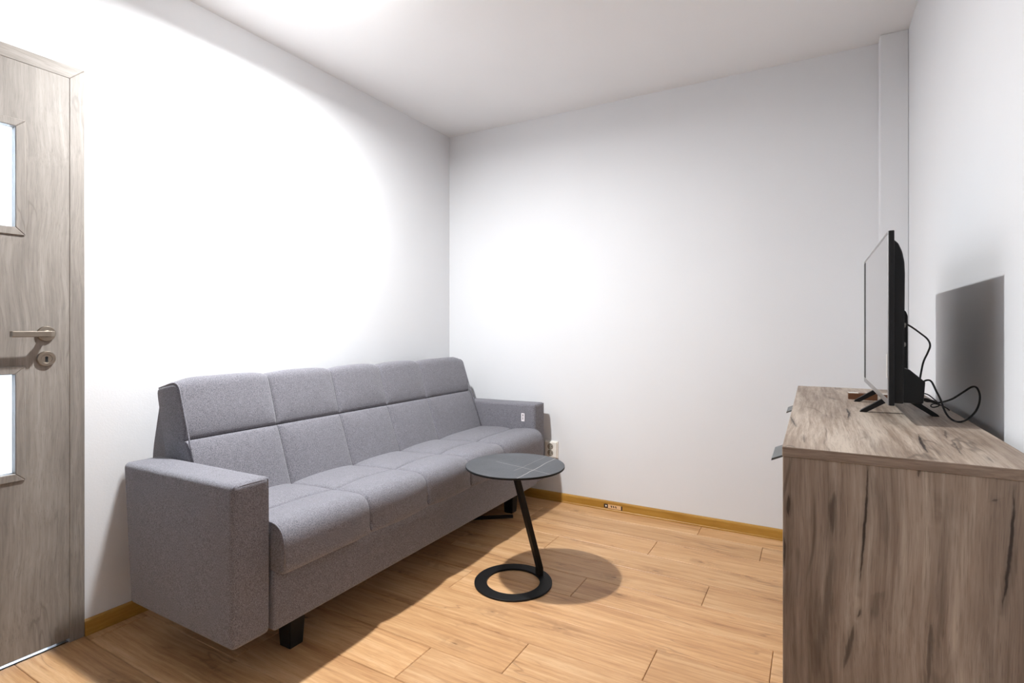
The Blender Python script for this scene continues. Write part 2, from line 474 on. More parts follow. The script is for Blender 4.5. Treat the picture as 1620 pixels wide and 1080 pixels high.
TT_Z = 0.525
def tt(u, v):
    p = pix(u, v, z=TT_Z); return (p.x - TT_C[0], p.y - TT_C[1])
vein(tt(888, 720), tt(830, 750), 0.0016, -0.02, 0.6, 0.9)
vein(tt(800, 733), tt(862, 748), 0.0012, -0.05, 0.3, 0.7)
vein(tt(866, 721), tt(812, 745), 0.0011, 0.0, 0.3, 0.5)
k.set(Base_Color=col, Roughness=0.48); k.bump(n1, 0.1, 0.0006); M['stone'] = k.m

# ------------------------------------------------------------------ room shell
XL, XR, YB, YR, ZC = -2.346, 0.395, 3.198, -3.6, 2.553
TH = 0.12
def struct(o): o['kind'] = 'structure'; return o

DOOR_Y0, DOOR_Y1, DOOR_Z = 0.032, 0.926, 2.082   # outer edges of the casing
bm = bmesh.new()
OY0, OY1, OZ = DOOR_Y0 + 0.02, DOOR_Y1 - 0.02, DOOR_Z - 0.02
box(bm, (XL - TH, YR - TH, -0.02), (XL, OY0, ZC + 0.02))
box(bm, (XL - TH, OY1, -0.02), (XL, YB + TH, ZC + 0.02))
box(bm, (XL - TH, OY0, OZ), (XL, OY1, ZC + 0.02))
wall_left = struct(link('wall_left', bm, M['wall']))
bm = bmesh.new(); box(bm, (XL, YB, -0.02), (XR, YB + TH, ZC + 0.02)); struct(link('wall_back', bm, M['wall']))
bm = bmesh.new(); box(bm, (XR, YR - TH, -0.02), (XR + TH, YB + TH, ZC + 0.02)); struct(link('wall_right', bm, M['wall']))
# rear wall; its unseen opening is added to let in bluish fill
WX0, WX1, WZ0, WZ1 = -1.6, -0.3, 0.95, 2.15
bm = bmesh.new()
box(bm, (XL, YR - TH, -0.02), (WX0, YR, ZC + 0.02)); box(bm, (WX1, YR - TH, -0.02), (XR, YR, ZC + 0.02))
box(bm, (WX0, YR - TH, -0.02), (WX1, YR, WZ0)); box(bm, (WX0, YR - TH, WZ1), (WX1, YR, ZC + 0.02))
struct(link('wall_rear', bm, M['wall']))
bm = bmesh.new()
for a, b in (((WX0, WZ0), (WX0 + .06, WZ1)), ((WX1 - .06, WZ0), (WX1, WZ1)), ((WX0, WZ0), (WX1, WZ0 + .06)), ((WX0, WZ1 - .06), (WX1, WZ1)), ((-0.98, WZ0), (-0.92, WZ1))):
    box(bm, (a[0], YR - 0.08, a[1]), (b[0], YR - 0.03, b[1]), 0.004)
win = struct(link('added_window_1', bm, M['white_plastic']))  # unseen frame, added with the fill light behind the camera
bm = bmesh.new(); box(bm, (WX0 + .05, YR - 0.06, WZ0 + .05), (WX1 - .05, YR - 0.054, WZ1 - .05)); link('glass_pane', bm, M['glass'], win)
bm = bmesh.new(); box(bm, (XL, YR - TH, ZC), (XR, YB + TH, ZC + 0.1)); struct(link('ceiling', bm, M['ceiling']))
# boxed pipe in the far right corner
bm = bmesh.new(); box(bm, (0.283, 3.112, 0.0), (XR, YB, ZC), 0.004); struct(link('trim_1', bm, M['wall']))

# floor slab and planks
bm = bmesh.new(); box(bm, (XL - TH, YR - TH, -0.10), (XR + TH, YB + TH, -0.0075))
floor = struct(link('floor', bm, M['under']))
PW, PL = 0.1925, 1.267
SEAM0 = 3.0415
row_off = {0: -0.554, 1: -0.226, 2: -0.722, 3: -1.21, 4: -0.397, 5: -0.895, 6: -0.121, 7: -0.4785, 8: -0.89}
r = 0
y1 = YB
while y1 > YR:
    y0 = SEAM0 - PW * r
    a = max(y0, YR); b = min(y1, YB)
    off = row_off.get(r, -((r * 0.437) % 1.0) * PL)
    x = off
    while x > XL: x -= PL
    while x < XR:
        x0, x1 = max(x, XL), min(x + PL, XR)
        if x1 - x0 > 0.01:
            bm = bmesh.new()
            g = 0.0007
            cx, cy = (x0 + x1) / 2, (a + b) / 2
            t = bmesh.new(); bmesh.ops.create_cube(t, size=1)
            for v in t.verts:
                v.co = Vector((v.co.x * (x1 - x0 - 2 * g), v.co.y * (b - a - 2 * g), -0.004 + v.co.z * 0.008))
            top = [e for e in t.edges if all(vv.co.z > -0.001 for vv in e.verts)]
            bmesh.ops.bevel(t, geom=top, offset=0.0020, segments=1, affect='EDGES')
            merge(bm, t)
            o = link('plank', bm, M['oak'], floor)
            o.location = (cx, cy, 0)
        x += PL
    y1 = y0; r += 1

# baseboards with a rounded top, a flat face and a small foot
def baseboard(name, axis, at, sgn, a, b, mat, cut=None):
    """profile stands against the wall plane `at`, growing to sgn"""
    pr = [(0, 0), (0.017, 0), (0.017, 0.006), (0.0145, 0.009), (0.0135, 0.046), (0.0115, 0.052), (0.006, 0.056), (0, 0.057)]
    pts = [(at + sgn * p[0], p[1]) for p in pr]
    bm = bmesh.new(); prism(bm, pts, axis, a, b)
    o = link(name, bm, mat); struct(o); return o
baseboard('baseboard_left', 'y', XL, 1, DOOR_Y1, YB, M['base'])
baseboard('baseboard_left_rear', 'y', XL, 1, YR, DOOR_Y0, M['base'])
baseboard('baseboard_back', 'x', YB, -1, XL + 0.017, 0.283, M['base_x'])
baseboard('baseboard_right', 'y', XR, -1, YR, 3.112, M['base'])
baseboard('baseboard_rear', 'x', YR, 1, XL + 0.017, XR - 0.017, M['base_x'])

# hallway beyond the door
HX = -3.75
bm = bmesh.new()
box(bm, (HX, -0.6, -0.10), (XL - TH, 1.6, 0.0), 0); hf = struct(link('floor_hall', bm, M['ceiling']))
bm = bmesh.new()
box(bm, (HX - 0.1, -0.7, -0.05), (HX, 1.7, 2.6)); box(bm, (HX, -0.7, -0.05), (XL - TH, -0.6, 2.6)); box(bm, (HX, 1.6, -0.05), (XL - TH, 1.7, 2.6))
struct(link('wall_hall', bm, M['wall']))
bm = bmesh.new(); box(bm, (HX - 0.1, -0.7, 2.55), (XL - TH, 1.7, 2.65)); struct(link('ceiling_hall', bm, M['ceiling']))

# ------------------------------------------------------------------ door
door = bpy.data.objects.new('door_1', None); COL.objects.link(door)
door['kind'] = 'structure'; door['label'] = 'grey oak door with two frosted glass panes and nickel lever handle'
CW = 0.046
fx = XL + 0.012
bm = bmesh.new()
# mitred casing: three prisms in the wall plane
def quad_prism(bm, P, x0, x1, bev=0.0015):
    prism(bm, P, 'x', x0, x1, bev, 1)
quad_prism(bm, [(DOOR_Y1, 0), (DOOR_Y1, DOOR_Z), (DOOR_Y1 - CW, DOOR_Z - CW), (DOOR_Y1 - CW, 0)], XL - 0.02, fx)
link('door_casing', bm, M['door_z'], door)
bm = bmesh.new()
quad_prism(bm, [(DOOR_Y0, 0), (DOOR_Y0 + CW, 0), (DOOR_Y0 + CW, DOOR_Z - CW), (DOOR_Y0, DOOR_Z)], XL - 0.02, fx)
link('door_casing', bm, M['door_z'], door)
bm = bmesh.new()
quad_prism(bm, [(DOOR_Y0, DOOR_Z), (DOOR_Y0 + CW, DOOR_Z - CW), (DOOR_Y1 - CW, DOOR_Z - CW), (DOOR_Y1, DOOR_Z)], XL - 0.02, fx)
link('door_casing', bm, M['door_y'], door)
bm = bmesh.new()
jy0, jy1 = DOOR_Y0 + CW - 0.012, DOOR_Y1 - CW + 0.012
for a, b in (((jy1, 0), (OY1 + 0.0, OZ)), ((OY0, 0), (jy0, OZ))):
    box(bm, (XL - TH, a[0], a[1]), (XL - 0.02, b[0], b[1]))
box(bm, (XL - TH, jy0, DOOR_Z - CW + 0.012), (XL - 0.02, jy1, OZ))
box(bm, (XL - TH, jy1 - 0.03, 0), (XL - 0.046, jy1, DOOR_Z - CW)); box(bm, (XL - TH, jy0, 0), (XL - 0.046, jy0 + 0.03, DOOR_Z - CW))
link('door_jamb', bm, M['door_z'], door)

LY0, LY1, LZ0, LZ1 = DOOR_Y0 + CW + 0.0006, DOOR_Y1 - CW - 0.0006, 0.016, DOOR_Z - CW - 0.0006
lx0, lx1 = XL - 0.032, XL + 0.0112
PY0, PY1 = 0.208, 0.752           # opening in the leaf
openings = [(0.622, 1.002), (1.452, 1.836)]
bm = bmesh.new()
box(bm, (lx0, LY0, LZ0), (lx1, PY0, LZ1)); box(bm, (lx0, PY1, LZ0), (lx1, LY1, LZ1))
zz = [LZ0, openings[0][0], openings[0][1], openings[1][0], openings[1][1], LZ1]
for a, b in ((0, 1), (2, 3), (4, 5)): box(bm, (lx0, PY0, zz[a]), (lx1, PY1, zz[b]))
bmesh.ops.remove_doubles(bm, verts=bm.verts[:], dist=1e-5)
leaf = link('door_leaf', bm, M['door_z'], door)
for (z0, z1) in openings:
    bm = bmesh.new()
    w = 0.027
    xo = XL + 0.0165
    for P in ([(PY0 - .004, z0 - .004), (PY1 + .004, z0 - .004), (PY1 - w + .004, z0 + w - .004), (PY0 + w - .004, z0 + w - .004)],
              [(PY1 + .004, z0 - .004), (PY1 + .004, z1 + .004), (PY1 - w + .004, z1 - w + .004), (PY1 - w + .004, z0 + w - .004)],
              [(PY1 + .004, z1 + .004), (PY0 - .004, z1 + .004), (PY0 + w - .004, z1 - w + .004), (PY1 - w + .004, z1 - w + .004)],
              [(PY0 - .004, z1 + .004), (PY0 - .004, z0 - .004), (PY0 + w - .004, z0 + w - .004), (PY0 + w - .004, z1 - w + .004)]):
        quad_prism(bm, P, XL - 0.022, xo, 0.002)
    link('pane_moulding', bm, M['door_z'], leaf)
    bm = bmesh.new(); box(bm, (XL - 0.018, PY0 + 0.002, z0 + 0.002), (XL - 0.013, PY1 - 0.002, z1 - 0.002))
    link('glass_pane', bm, M['frost'], leaf, label='frosted white glass pane lit from the hallway')
bm = bmesh.new(); box(bm, (XL - 0.10, LY0, -0.0075), (XL - 0.003, LY1, 0.0012), 0.0005, 1)  # added reflector, brightens the door gap with light from the hall
link('gap_reflector', bm, M['gap_reflector'], door, label='polished metal strip added under the door to reflect hall light')
# lever handle
XH = XL + 0.007
hy, hz = 0.812, 1.115
bm = bmesh.new()
lathe(bm, [(0, 0.004), (0.0265, 0.004), (0.0265, 0.010), (0.0245, 0.0125), (0.012, 0.013), (0.0095, 0.016), (0.0095, 0.045), (0, 0.046)], 'x', (XH, hy, hz), 40)
link('handle_rosette', bm, M['nickel'], leaf, smooth=False, label='round nickel rosette')
bm = bmesh.new()
prism(bm, [(XH + .036, hy + .011), (XH + .056, hy + .008), (XH + .060, hy - .004), (XH + .060, hy - .106), (XH + .052, hy - .112), (XH + .046, hy - .104), (XH + .045, hy - .012), (XH + .036, hy - .010)], 'z', hz - 0.0105, hz + 0.0095, 0.0025, 3)
link('lever_handle', bm, M['nickel'], leaf, smooth=False, label='nickel lever handle pointing to the left')
kz = 1.028
bm = bmesh.new()
lathe(bm, [(0, 0.004), (0.0265, 0.004), (0.0265, 0.010), (0.0245, 0.0125), (0.016, 0.0125), (0.0145, 0.011), (0, 0.011)], 'x', (XH, hy, kz), 40)
link('keyhole_rosette', bm, M['nickel'], leaf, label='round nickel keyhole rosette')
bm = bmesh.new()
lathe(bm, [(0, 0.0112), (0.0042, 0.0112), (0.0042, 0.0122), (0, 0.0122)], 'x', (XH, hy, kz + 0.004), 16)
box(bm, (XH + 0.0112, hy - 0.0036, kz - 0.011), (XH + 0.0122, hy + 0.0036, kz + 0.004))
link('keyhole', bm, M['hole'], leaf)

# ------------------------------------------------------------------ sofa
SY0, SY1 = 0.979, 3.126
ARM = 0.1325
AX = -1.527                      # front of the arms
sofa = thing('sofa', 'grey fabric three seat sofa bed with tufted backrest along the left wall', 'sofa', (-1.92, 2.05, 0))
sofa_inv = Matrix.Translation((1.92, -2.05, 0))
def spart(name, bm, mat, smooth=True, label=None, parent=None):
    if parent is None or parent is sofa:
        bmesh.ops.transform(bm, matrix=sofa_inv, verts=bm.verts[:]); parent = sofa
    else:
        bmesh.ops.transform(bm, matrix=sofa_inv, verts=bm.verts[:])
    return link(name, bm, mat, parent, smooth, label)

def soft_box(a, b, bev, seg=5, cuts=0.03, puff=0.0, noise_amp=0.0):
    bm = bmesh.new(); box(bm, a, b, bev, seg)
    return bm

def armrest(y0, y1, front_y_sign):
    """upholstered arm: back end narrower in x at the bottom, top slightly falling backwards"""
    bm = bmesh.new()
    pts = [(AX, 0.150), (AX, 0.656), (-2.179, 0.648), (-2.127, 0.150)]
    prism(bm, pts, 'y', y0, y1, 0.0)
    bmesh.ops.bevel(bm, geom=bm.edges[:], offset=0.018, segments=5, profile=0.5, affect='EDGES')
    bm2 = bm
    # subdivide for a soft swelling
    bmesh.ops.subdivide_edges(bm2, edges=[e for e in bm2.edges if e.calc_length() > 0.08], cuts=7, use_grid_fill=True)
    cx, cy, cz = (AX - 2.16) / 2, (y0 + y1) / 2, 0.40
    for v in bm2.verts:
        n = noise.noise(v.co * 6.0)
        fx_ = 1 - min(1, abs(v.co.x - cx) / 0.31) ** 3; fz = 1 - min(1, abs(v.co.z - cz) / 0.245) ** 3
        s = (v.co.y - cy) / (ARM / 2)
        v.co.y += s * 0.004 * max(0, fx_) * max(0, fz)
        v.co += Vector((n, n * .6, -n)) * 0.0012
    return bm2

def arm_piping(y0, y1):
    """a thin seam round the front panel of the arm"""
    bm = bmesh.new()
    c = 0.0085
    x = AX - 0.0052
    P = [Vector((x, y0 + c, 0.172)), Vector((x, y0 + c * .85, 0.38)), Vector((x, y0 + c, 0.628)), Vector((x, y0 + c + .004, 0.642)),
         Vector((x, y0 + c + .018, 0.6475)), Vector((x, (y0 + y1) / 2, 0.6485)), Vector((x, y1 - c - .018, 0.6475)),
         Vector((x, y1 - c - .004, 0.642)), Vector((x, y1 - c, 0.628)), Vector((x, y1 - c * .85, 0.38)), Vector((x, y1 - c, 0.172))]
    tube(bm, smooth_path(P, 5), 0.0030, 6)
    return bm

for (y0, y1) in ((SY0, SY0 + ARM), (SY1 - ARM, SY1)):
    a = spart('armrest', armrest(y0, y1, 1), M['fabric'])
    spart('piping', arm_piping(y0, y1), M['fabric'], parent=a)
    if y0 > 2:
        bm = bmesh.new()
        tx, tz = -1.613, 0.569
        box(bm, (tx - 0.012, y0 - 0.0065, tz - 0.026), (tx + 0.012, y0 - 0.0050, tz + 0.026), 0.0005, 1)
        tagp = spart('label_tag', bm, M['white_label'], False, label='small white cloth label with dark vertical lettering', parent=sofa)
        bm = bmesh.new()
        zz0 = tz + 0.018
        for i, (h, wd_) in enumerate(((.006, .009), (.004, .005), (.005, .003), (.005, .003), (.004, .005), (.004, .0045), (.005, .006))):
            box(bm, (tx - wd_ / 2, y0 - 0.0072, zz0 - h + 0.0008), (tx + wd_ / 2, y0 - 0.0064, zz0)); zz0 -= h
        spart('lettering', bm, M['ink'], False, parent=tagp)

# backrest and seat are grids over (along the sofa, along the profile), pulled in at the seams
IY0, IY1 = SY0 + ARM + 0.004, SY1 - ARM - 0.004
cols = [IY0, 1.513, 1.863, 2.199, 2.541, IY1]

def cushion(profile, rows, row_amp, col_amp, ny=170, sub=5, end_round=0.02, edge_k=0.045, col_from=0, col_to=1.0, pinch=None, row_wave=0.0):
    """profile: list of (x,z) corner points of a closed loop; rows: arc positions of the long seams (fractions)"""
    P = profile
    n = len(P)
    arc = [0.0]
    for i in range(n): arc.append(arc[-1] + (Vector(P[(i + 1) % n]) - Vector(P[i])).length)
    L = arc[-1]
    bm = bmesh.new()
    ys = [IY0 + (IY1 - IY0) * i / ny for i in range(ny + 1)]
    # denser at the column seams
    extra = []
    for c in cols[1:-1]:
        for d in (-.012, -.008, -.005, -.0025, 0, .0025, .005, .008, .012): extra.append(c + d)
    for d in (0.002, 0.005, 0.009, 0.014, 0.02): extra += [IY0 + d, IY1 - d]
    ys = sorted(set(round(y, 5) for y in ys + extra))
    N = []
    for i in range(n):
        a = Vector(P[i - 1]); b = Vector(P[(i + 1) % n]); t = (b - a).normalized(); N.append(Vector((-t.y, t.x)))
    # outward check
    c = sum((Vector(p) for p in P), Vector((0, 0))) / n
    if sum((Vector(P[i]) - c).dot(N[i]) for i in range(n)) < 0: N = [-q for q in N]
    rings = []
    for y in ys:
        e = min(y - IY0, IY1 - y)
        er = 0.0

        dcol = min(abs(y - q) for q in cols[1:-1])
        fcol = math.exp(-dcol / 0.0055) * 0.4 + math.exp(-(dcol / edge_k) ** 1.2) * 0.6
        ring = []
        for i in range(n):
            s = arc[i] / L
            cm = max(0.0, min(1.0, (s - col_from) * L / 0.05, (col_to - s) * L / 0.05))
            fr = 0.0
            for rr in rows:
                wav = row_wave * math.sin(math.pi * min(1, dcol / 0.17)) 
                dd = abs(s - rr) * L
                fr = max(fr, math.exp(-dd / 0.0055) * 0.4 + math.exp(-(dd / edge_k) ** 1.2) * 0.6)
            pull = max(cm * fcol * col_amp, fr * row_amp) + 0.35 * min(cm * fcol * col_amp, fr * row_amp)
            er_r = end_round(s) if callable(end_round) else end_round
            er = er_r - math.sqrt(max(0, er_r ** 2 - (er_r - e) ** 2)) if e < er_r else 0.0
            q = Vector(P[i]) - N[i] * (pull + er)
            nz_ = noise.noise(Vector((q.x * 5, y * 5, q.y * 5))) * 0.0025
            ring.append(bm.verts.new((q.x + N[i].x * nz_, y, q.y + N[i].y * nz_)))
        rings.append(ring)
    for a, b in zip(rings, rings[1:]):
        for i in range(n):
            j = (i + 1) % n
            bm.faces.new((a[i], a[j], b[j], b[i]))
    bm.faces.new(rings[0]); bm.faces.new(rings[-1])
    bmesh.ops.recalc_face_normals(bm, faces=bm.faces[:])
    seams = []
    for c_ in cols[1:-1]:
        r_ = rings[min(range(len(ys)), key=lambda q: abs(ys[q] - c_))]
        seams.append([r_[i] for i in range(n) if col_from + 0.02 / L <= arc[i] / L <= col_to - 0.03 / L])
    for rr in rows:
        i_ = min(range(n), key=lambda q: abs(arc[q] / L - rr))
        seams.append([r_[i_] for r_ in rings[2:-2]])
    return bm, L, seams

def dense(pts, step=0.012, fine_at=()):
    """resample closed polyline; extra samples close to the arcs in fine_at"""
    n = len(pts); V = [Vector(p) for p in pts]
    cum = [0.0]
    for i in range(n): cum.append(cum[-1] + (V[(i + 1) % n] - V[i]).length)
    L = cum[-1]
    S = [k * L / int(L / step) for k in range(int(L / step))]
    for f in fine_at:
        for d in (-.012, -.008, -.005, -.0025, 0, .0025, .005, .008, .012): S.append(f * L + d)
    S = sorted(set(round(s, 5) for s in S if 0 <= s < L))
    out = []
    for s in S:
        i = max(k for k in range(n) if cum[k] <= s)
        t = (s - cum[i]) / max(1e-9, cum[i + 1] - cum[i])
        out.append(tuple(V[i].lerp(V[(i + 1) % n], t)))
    return out, L

def round_poly(pts, rad, seg=7):
    out = []
    n = len(pts)
    for i in range(n):
        p = Vector(pts[i]); a = Vector(pts[i - 1]); b = Vector(pts[(i + 1) % n]); r_ = rad[i]
        if r_ <= 0: out.append(tuple(p)); continue
        da = (a - p).normalized(); db = (b - p).normalized()
        A = p + da * r_; B = p + db * r_
        for j in range(seg + 1):
            t = j / seg
            out.append(tuple(A * (1 - t) ** 2 + p * 2 * t * (1 - t) + B * t * t))
    return out

def arc_of(pts, target):
    """arc fraction of the point of the closed polyline nearest to target"""
    V = [Vector(p) for p in pts]; n = len(V); cum = 0; best = (9, 0)
    for i in range(n):
        a, b = V[i], V[(i + 1) % n]; l = (b - a).length
        for j in range(11):
            q = a.lerp(b, j / 10); d = (q - Vector(target)).length
            if d < best[0]: best = (d, cum + l * j / 10)
        cum += l
    return best[1] / cum

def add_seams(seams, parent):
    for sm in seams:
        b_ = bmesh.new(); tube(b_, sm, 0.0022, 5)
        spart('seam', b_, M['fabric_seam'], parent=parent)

# backrest: slanted slab (x, z); starts at the low back so the seams sit mid-loop
bp = [(-2.135, 0.447), (-1.913, 0.447), (-2.013, 0.721), (-2.088, 0.962), (-2.232, 0.900), (-2.165, 0.664)]
bpr = round_poly(bp, [0.01, 0.03, 0.0, 0.055, 0.025, 0.0], 9)
s_row = arc_of(bpr, (-2.013, 0.723)); s_top = arc_of(bpr, (-2.17, 0.928))
bpd, _ = dense(bpr, 0.014, [s_row])
s_row = arc_of(bpd, (-2.013, 0.723))
s_front = arc_of(bpd, (-2.075, 0.92)); s_end = arc_of(bpd, (-2.22, 0.8))
def back_round(s_):
    """the top corners at both ends are rounded more than the rest"""
    return 0.010 + 0.022 * max(0.0, 1 - abs(s_ - (s_front + s_top) / 2) / 0.12)
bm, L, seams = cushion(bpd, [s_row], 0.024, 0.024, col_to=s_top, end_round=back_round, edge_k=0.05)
for v in bm.verts:                      # the crown dips a little at its far and near ends
    if v.co.z > 0.90:
        e = min(v.co.y - IY0, IY1 - v.co.y)
        v.co.z -= 0.020 * math.exp(-(e / 0.05) ** 2) * (v.co.z - 0.90) / 0.06
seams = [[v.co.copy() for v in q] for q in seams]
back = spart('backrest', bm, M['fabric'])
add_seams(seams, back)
for yy in (IY0 + 0.007, IY1 - 0.007):
    bm = bmesh.new()
    P = [Vector((q[0], yy, q[1])) for q in round_poly([(-1.925, 0.48), (-2.012, 0.721), (-2.086, 0.955), (-2.212, 0.902)], [0, 0, 0.05, 0], 9)]
    for q in P:
        if q.z > 0.90: q.z -= 0.022 * (q.z - 0.90) / 0.06
        if q.z > 0.80: q.x -= 0.004
    tube(bm, P, 0.0034, 6)
    spart('piping', bm, M['fabric'], parent=back)

# back frame behind the backrest, set in from its ends
bm = bmesh.new()
prism(bm, round_poly([(-2.115, 0.167), (-2.115, 0.447), (-2.162, 0.60), (-2.208, 0.858), (-2.238, 0.868), (-2.298, 0.640), (-2.298, 0.167)], [0, 0, 0, .008, .015, .05, 0], 4), 'y', IY0 + 0.022, IY1 - 0.022, 0)
bmesh.ops.bevel(bm, geom=[e for e in bm.edges if e.calc_length() < 1], offset=0.004, segments=2, affect='EDGES')
spart('back_frame', bm, M['fabric'], False)

# seat cushion
sp_ = [(-2.09, 0.349), (-1.466, 0.341), (-1.470, 0.507), (-1.677, 0.504), (-2.09, 0.478)]
spr = round_poly(sp_, [0.02, 0.024, 0.085, 0.0, 0.02], 9)
s_row = arc_of(spr, (-1.677, 0.504))
spd, _ = dense(spr, 0.014, [s_row])
s_row = arc_of(spd, (-1.677, 0.504))
s_a = arc_of(spd, (-1.50, 0.341)); s_b = arc_of(spd, (-2.05, 0.478))
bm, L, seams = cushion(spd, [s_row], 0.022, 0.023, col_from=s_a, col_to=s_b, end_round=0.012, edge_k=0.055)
for v in bm.verts:                      # the long seam runs in lazy arcs between the tufts
    if v.co.z > 0.42 and v.co.x > -1.93:
        dcol = min(abs(v.co.y - q) for q in cols[1:-1])
        v.co.x -= 0.020 * math.sin(math.pi / 2 * min(1, dcol / 0.17)) * math.exp(-((v.co.x + 1.677) / 0.09) ** 2)
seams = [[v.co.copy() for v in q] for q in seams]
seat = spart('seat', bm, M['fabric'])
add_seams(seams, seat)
for yy in (IY0 + 0.004, IY1 - 0.004):
    bm = bmesh.new()
    P = [Vector((q[0], yy, q[1])) for q in round_poly([(-1.62, 0.500), (-1.474, 0.503), (-1.470, 0.36)], [0, 0.075, 0], 8)]
    tube(bm, P, 0.003, 6)
    spart('piping', bm, M['fabric'], parent=seat)

# base rail
bm = bmesh.new(); box(bm, (-2.10, IY0 - 0.002, 0.152), (-1.513, IY1 + 0.002, 0.348), 0.010, 3)
spart('base', bm, M['fabric'])
# legs: short tapered black blocks
for (lx, ly) in ((-1.632, 1.271), (-1.632, 2.86), (-2.06, 1.271), (-2.06, 2.86)):
    t = bmesh.new(); bmesh.ops.create_cube(t, size=1)
    for v in t.verts:
        top = v.co.z > 0
        w = 0.072 if top else 0.056
        v.co = Vector((lx + v.co.x * w, ly + v.co.y * w, 0.153 if top else 0.0))
    bmesh.ops.bevel(t, geom=t.edges[:], offset=0.003, segments=2, affect='EDGES')
    spart('leg', t, M['black_leg'], False)

# black strip lying on the floor under the sofa
st = thing('floor_strip', 'thin black metal strip lying on the floor under the sofa, behind the side table', 'metal strip', (-1.65, 2.72, 0))
bm = bmesh.new()
a = pix(811, 816.5, z=0.008) - Vector(st.location); b = Vector((-1.80, 2.60, 0.008)) - Vector(st.location)
dv = (b - a); L_ = dv.length; dv.normalize(); sd = Vector((-dv.y, dv.x, 0))
t = bmesh.new(); bmesh.ops.create_cube(t, size=1)
for v in t.verts: v.co = a + dv * ((v.co.x + .5) * L_) + sd * v.co.y * 0.016 + Vector((0, 0, v.co.z * 0.014))
bmesh.ops.bevel(t, geom=t.edges[:], offset=0.002, segments=2, affect='EDGES')
merge(bm, t)
link('bar', bm, M['black_leg'], st)
bm = bmesh.new(); lathe(bm, [(0, 0), (0.014, 0), (0.014, 0.006), (0.010, 0.019), (0, 0.019)], 'z', (b.x, b.y, 0), 20)
link('end_cap', bm, M['black_leg'], st)

# ------------------------------------------------------------------ side table
tb = thing('side_table', 'small round side table with dark stone top and slanted black stem on a ring base', 'side table', (-1.165, 2.067, 0))
bx, by = -1.165, 2.067
bm = bmesh.new()
lathe(bm, [(0.119, 0.0), (0.173, 0.0), (0.1735, 0.002), (0.1735, 0.007), (0.172, 0.0085), (0.120, 0.0085), (0.1185, 0.007), (0.1185, 0.002), (0.119, 0.0)], 'z', (0, 0, 0), 96)
link('ring_base', bm, M['black_metal'], tb)
cx, cy = TT_C[0] - bx, TT_C[1] - by
bm = bmesh.new()
R = 0.2215; z1 = TT_Z; z0 = z1 - 0.009
lathe(bm, [(0, z1), (R - 0.0015, z1), (R, z1 - 0.001), (R, z0 + 0.001), (R - 0.0015, z0), (0, z0)], 'z', (0, 0, 0), 128)
for f in bm.faces:
    f.material_index = 0 if f.normal.z > 0.9 and f.calc_center_median().z > z1 - 0.0004 else 1
to = link('table_top', bm, [M['stone'], M['black_metal']], tb)
to.location = (cx, cy, 0)
bm = bmesh.new(); lathe(bm, [(0, z0), (0.075, z0), (0.075, z0 - 0.006), (0, z0 - 0.006)], 'z', (cx, cy, 0), 48)
link('mounting_plate', bm, M['black_metal'], tb)
# stem: flat bar from the ring, leaning back over its centre
B0 = Vector((-1.090 - bx, 2.178 - by, 0.006)); T0 = Vector((cx - 0.004, cy - 0.004, z0 - 0.003))
lean = Vector((T0.x - B0.x, T0.y - B0.y, 0)).normalized(); side = Vector((-lean.y, lean.x, 0))
bm = bmesh.new()
hw, ht = 0.019, 0.011
B1 = B0 + Vector((0, 0, 0.036))
sec = []
for c_, up_ in ((B0, 0), (B1, 1), (T0, 2)):
    sec.append([c_ + side * (sx * hw) + lean * (sy * ht) for sx, sy in ((-1, -1), (1, -1), (1, 1), (-1, 1))])
t = bmesh.new()
V = [[t.verts.new(p) for p in s] for s in sec]
for a_, b_ in zip(V, V[1:]):
    for i in range(4): t.faces.new((a_[i], a_[(i + 1) % 4], b_[(i + 1) % 4], b_[i]))
t.faces.new(V[0]); t.faces.new(V[-1]); bmesh.ops.recalc_face_normals(t, faces=t.faces[:])
bmesh.ops.bevel(t, geom=t.edges[:], offset=0.0012, segments=1, affect='EDGES')
merge(bm, t)
link('stem', bm, M['black_metal'], tb)

# ------------------------------------------------------------------ cabinet
cab = thing('cabinet', 'grey brown oak effect cabinet with black tab pulls along the right wall', 'cabinet', ((CX0 + CX1) / 2, (CY0 + CY1) / 2, 0))
ci = Vector(cab.location)
def cpart(name, a, b, mat, bev=0.0012, parent=None, label=None):
    bm = bmesh.new(); box(bm, Vector(a) - ci, Vector(b) - ci, bev, 1)
    return link(name, bm, mat, parent or cab, False, label)
TT = 0.020
# top board with its own edge strips
bm = bmesh.new(); box(bm, Vector((CX0, CY0, CZ - TT)) - ci, Vector((CX1, CY1, CZ)) - ci, 0.0012, 1)
for f in bm.faces:
    f.material_index = 1 if abs(f.normal.y) > 0.7 else 0
link('top_board', bm, [M['craft_y'], M['craft_x']], cab)
cpart('side_panel', (CX0 + 0.001, CY0 + 0.003, 0), (CX1 - 0.002, CY0 + 0.021, CZ - TT), M['craft_z'])
cpart('side_panel', (CX0 + 0.001, CY1 - 0.021, 0), (CX1 - 0.002, CY1 - 0.003, CZ - TT), M['craft_z'])
cpart('back_panel', (CX1 - 0.008, CY0 + 0.021, 0.06), (CX1 - 0.003, CY1 - 0.021, CZ - TT), M['craft_z'])
cpart('bottom_board', (CX0 + 0.022, CY0 + 0.021, 0.06), (CX1 - 0.008, CY1 - 0.021, 0.078), M['craft_y'])
cpart('plinth', (CX0 + 0.04, CY0 + 0.021, 0), (CX0 + 0.056, CY1 - 0.021, 0.06), M['craft_y'])
ym = (CY0 + CY1) / 2
cpart('divider', (CX0 + 0.022, ym - 0.009, 0.078), (CX1 - 0.008, ym + 0.009, CZ - TT), M['craft_z'])
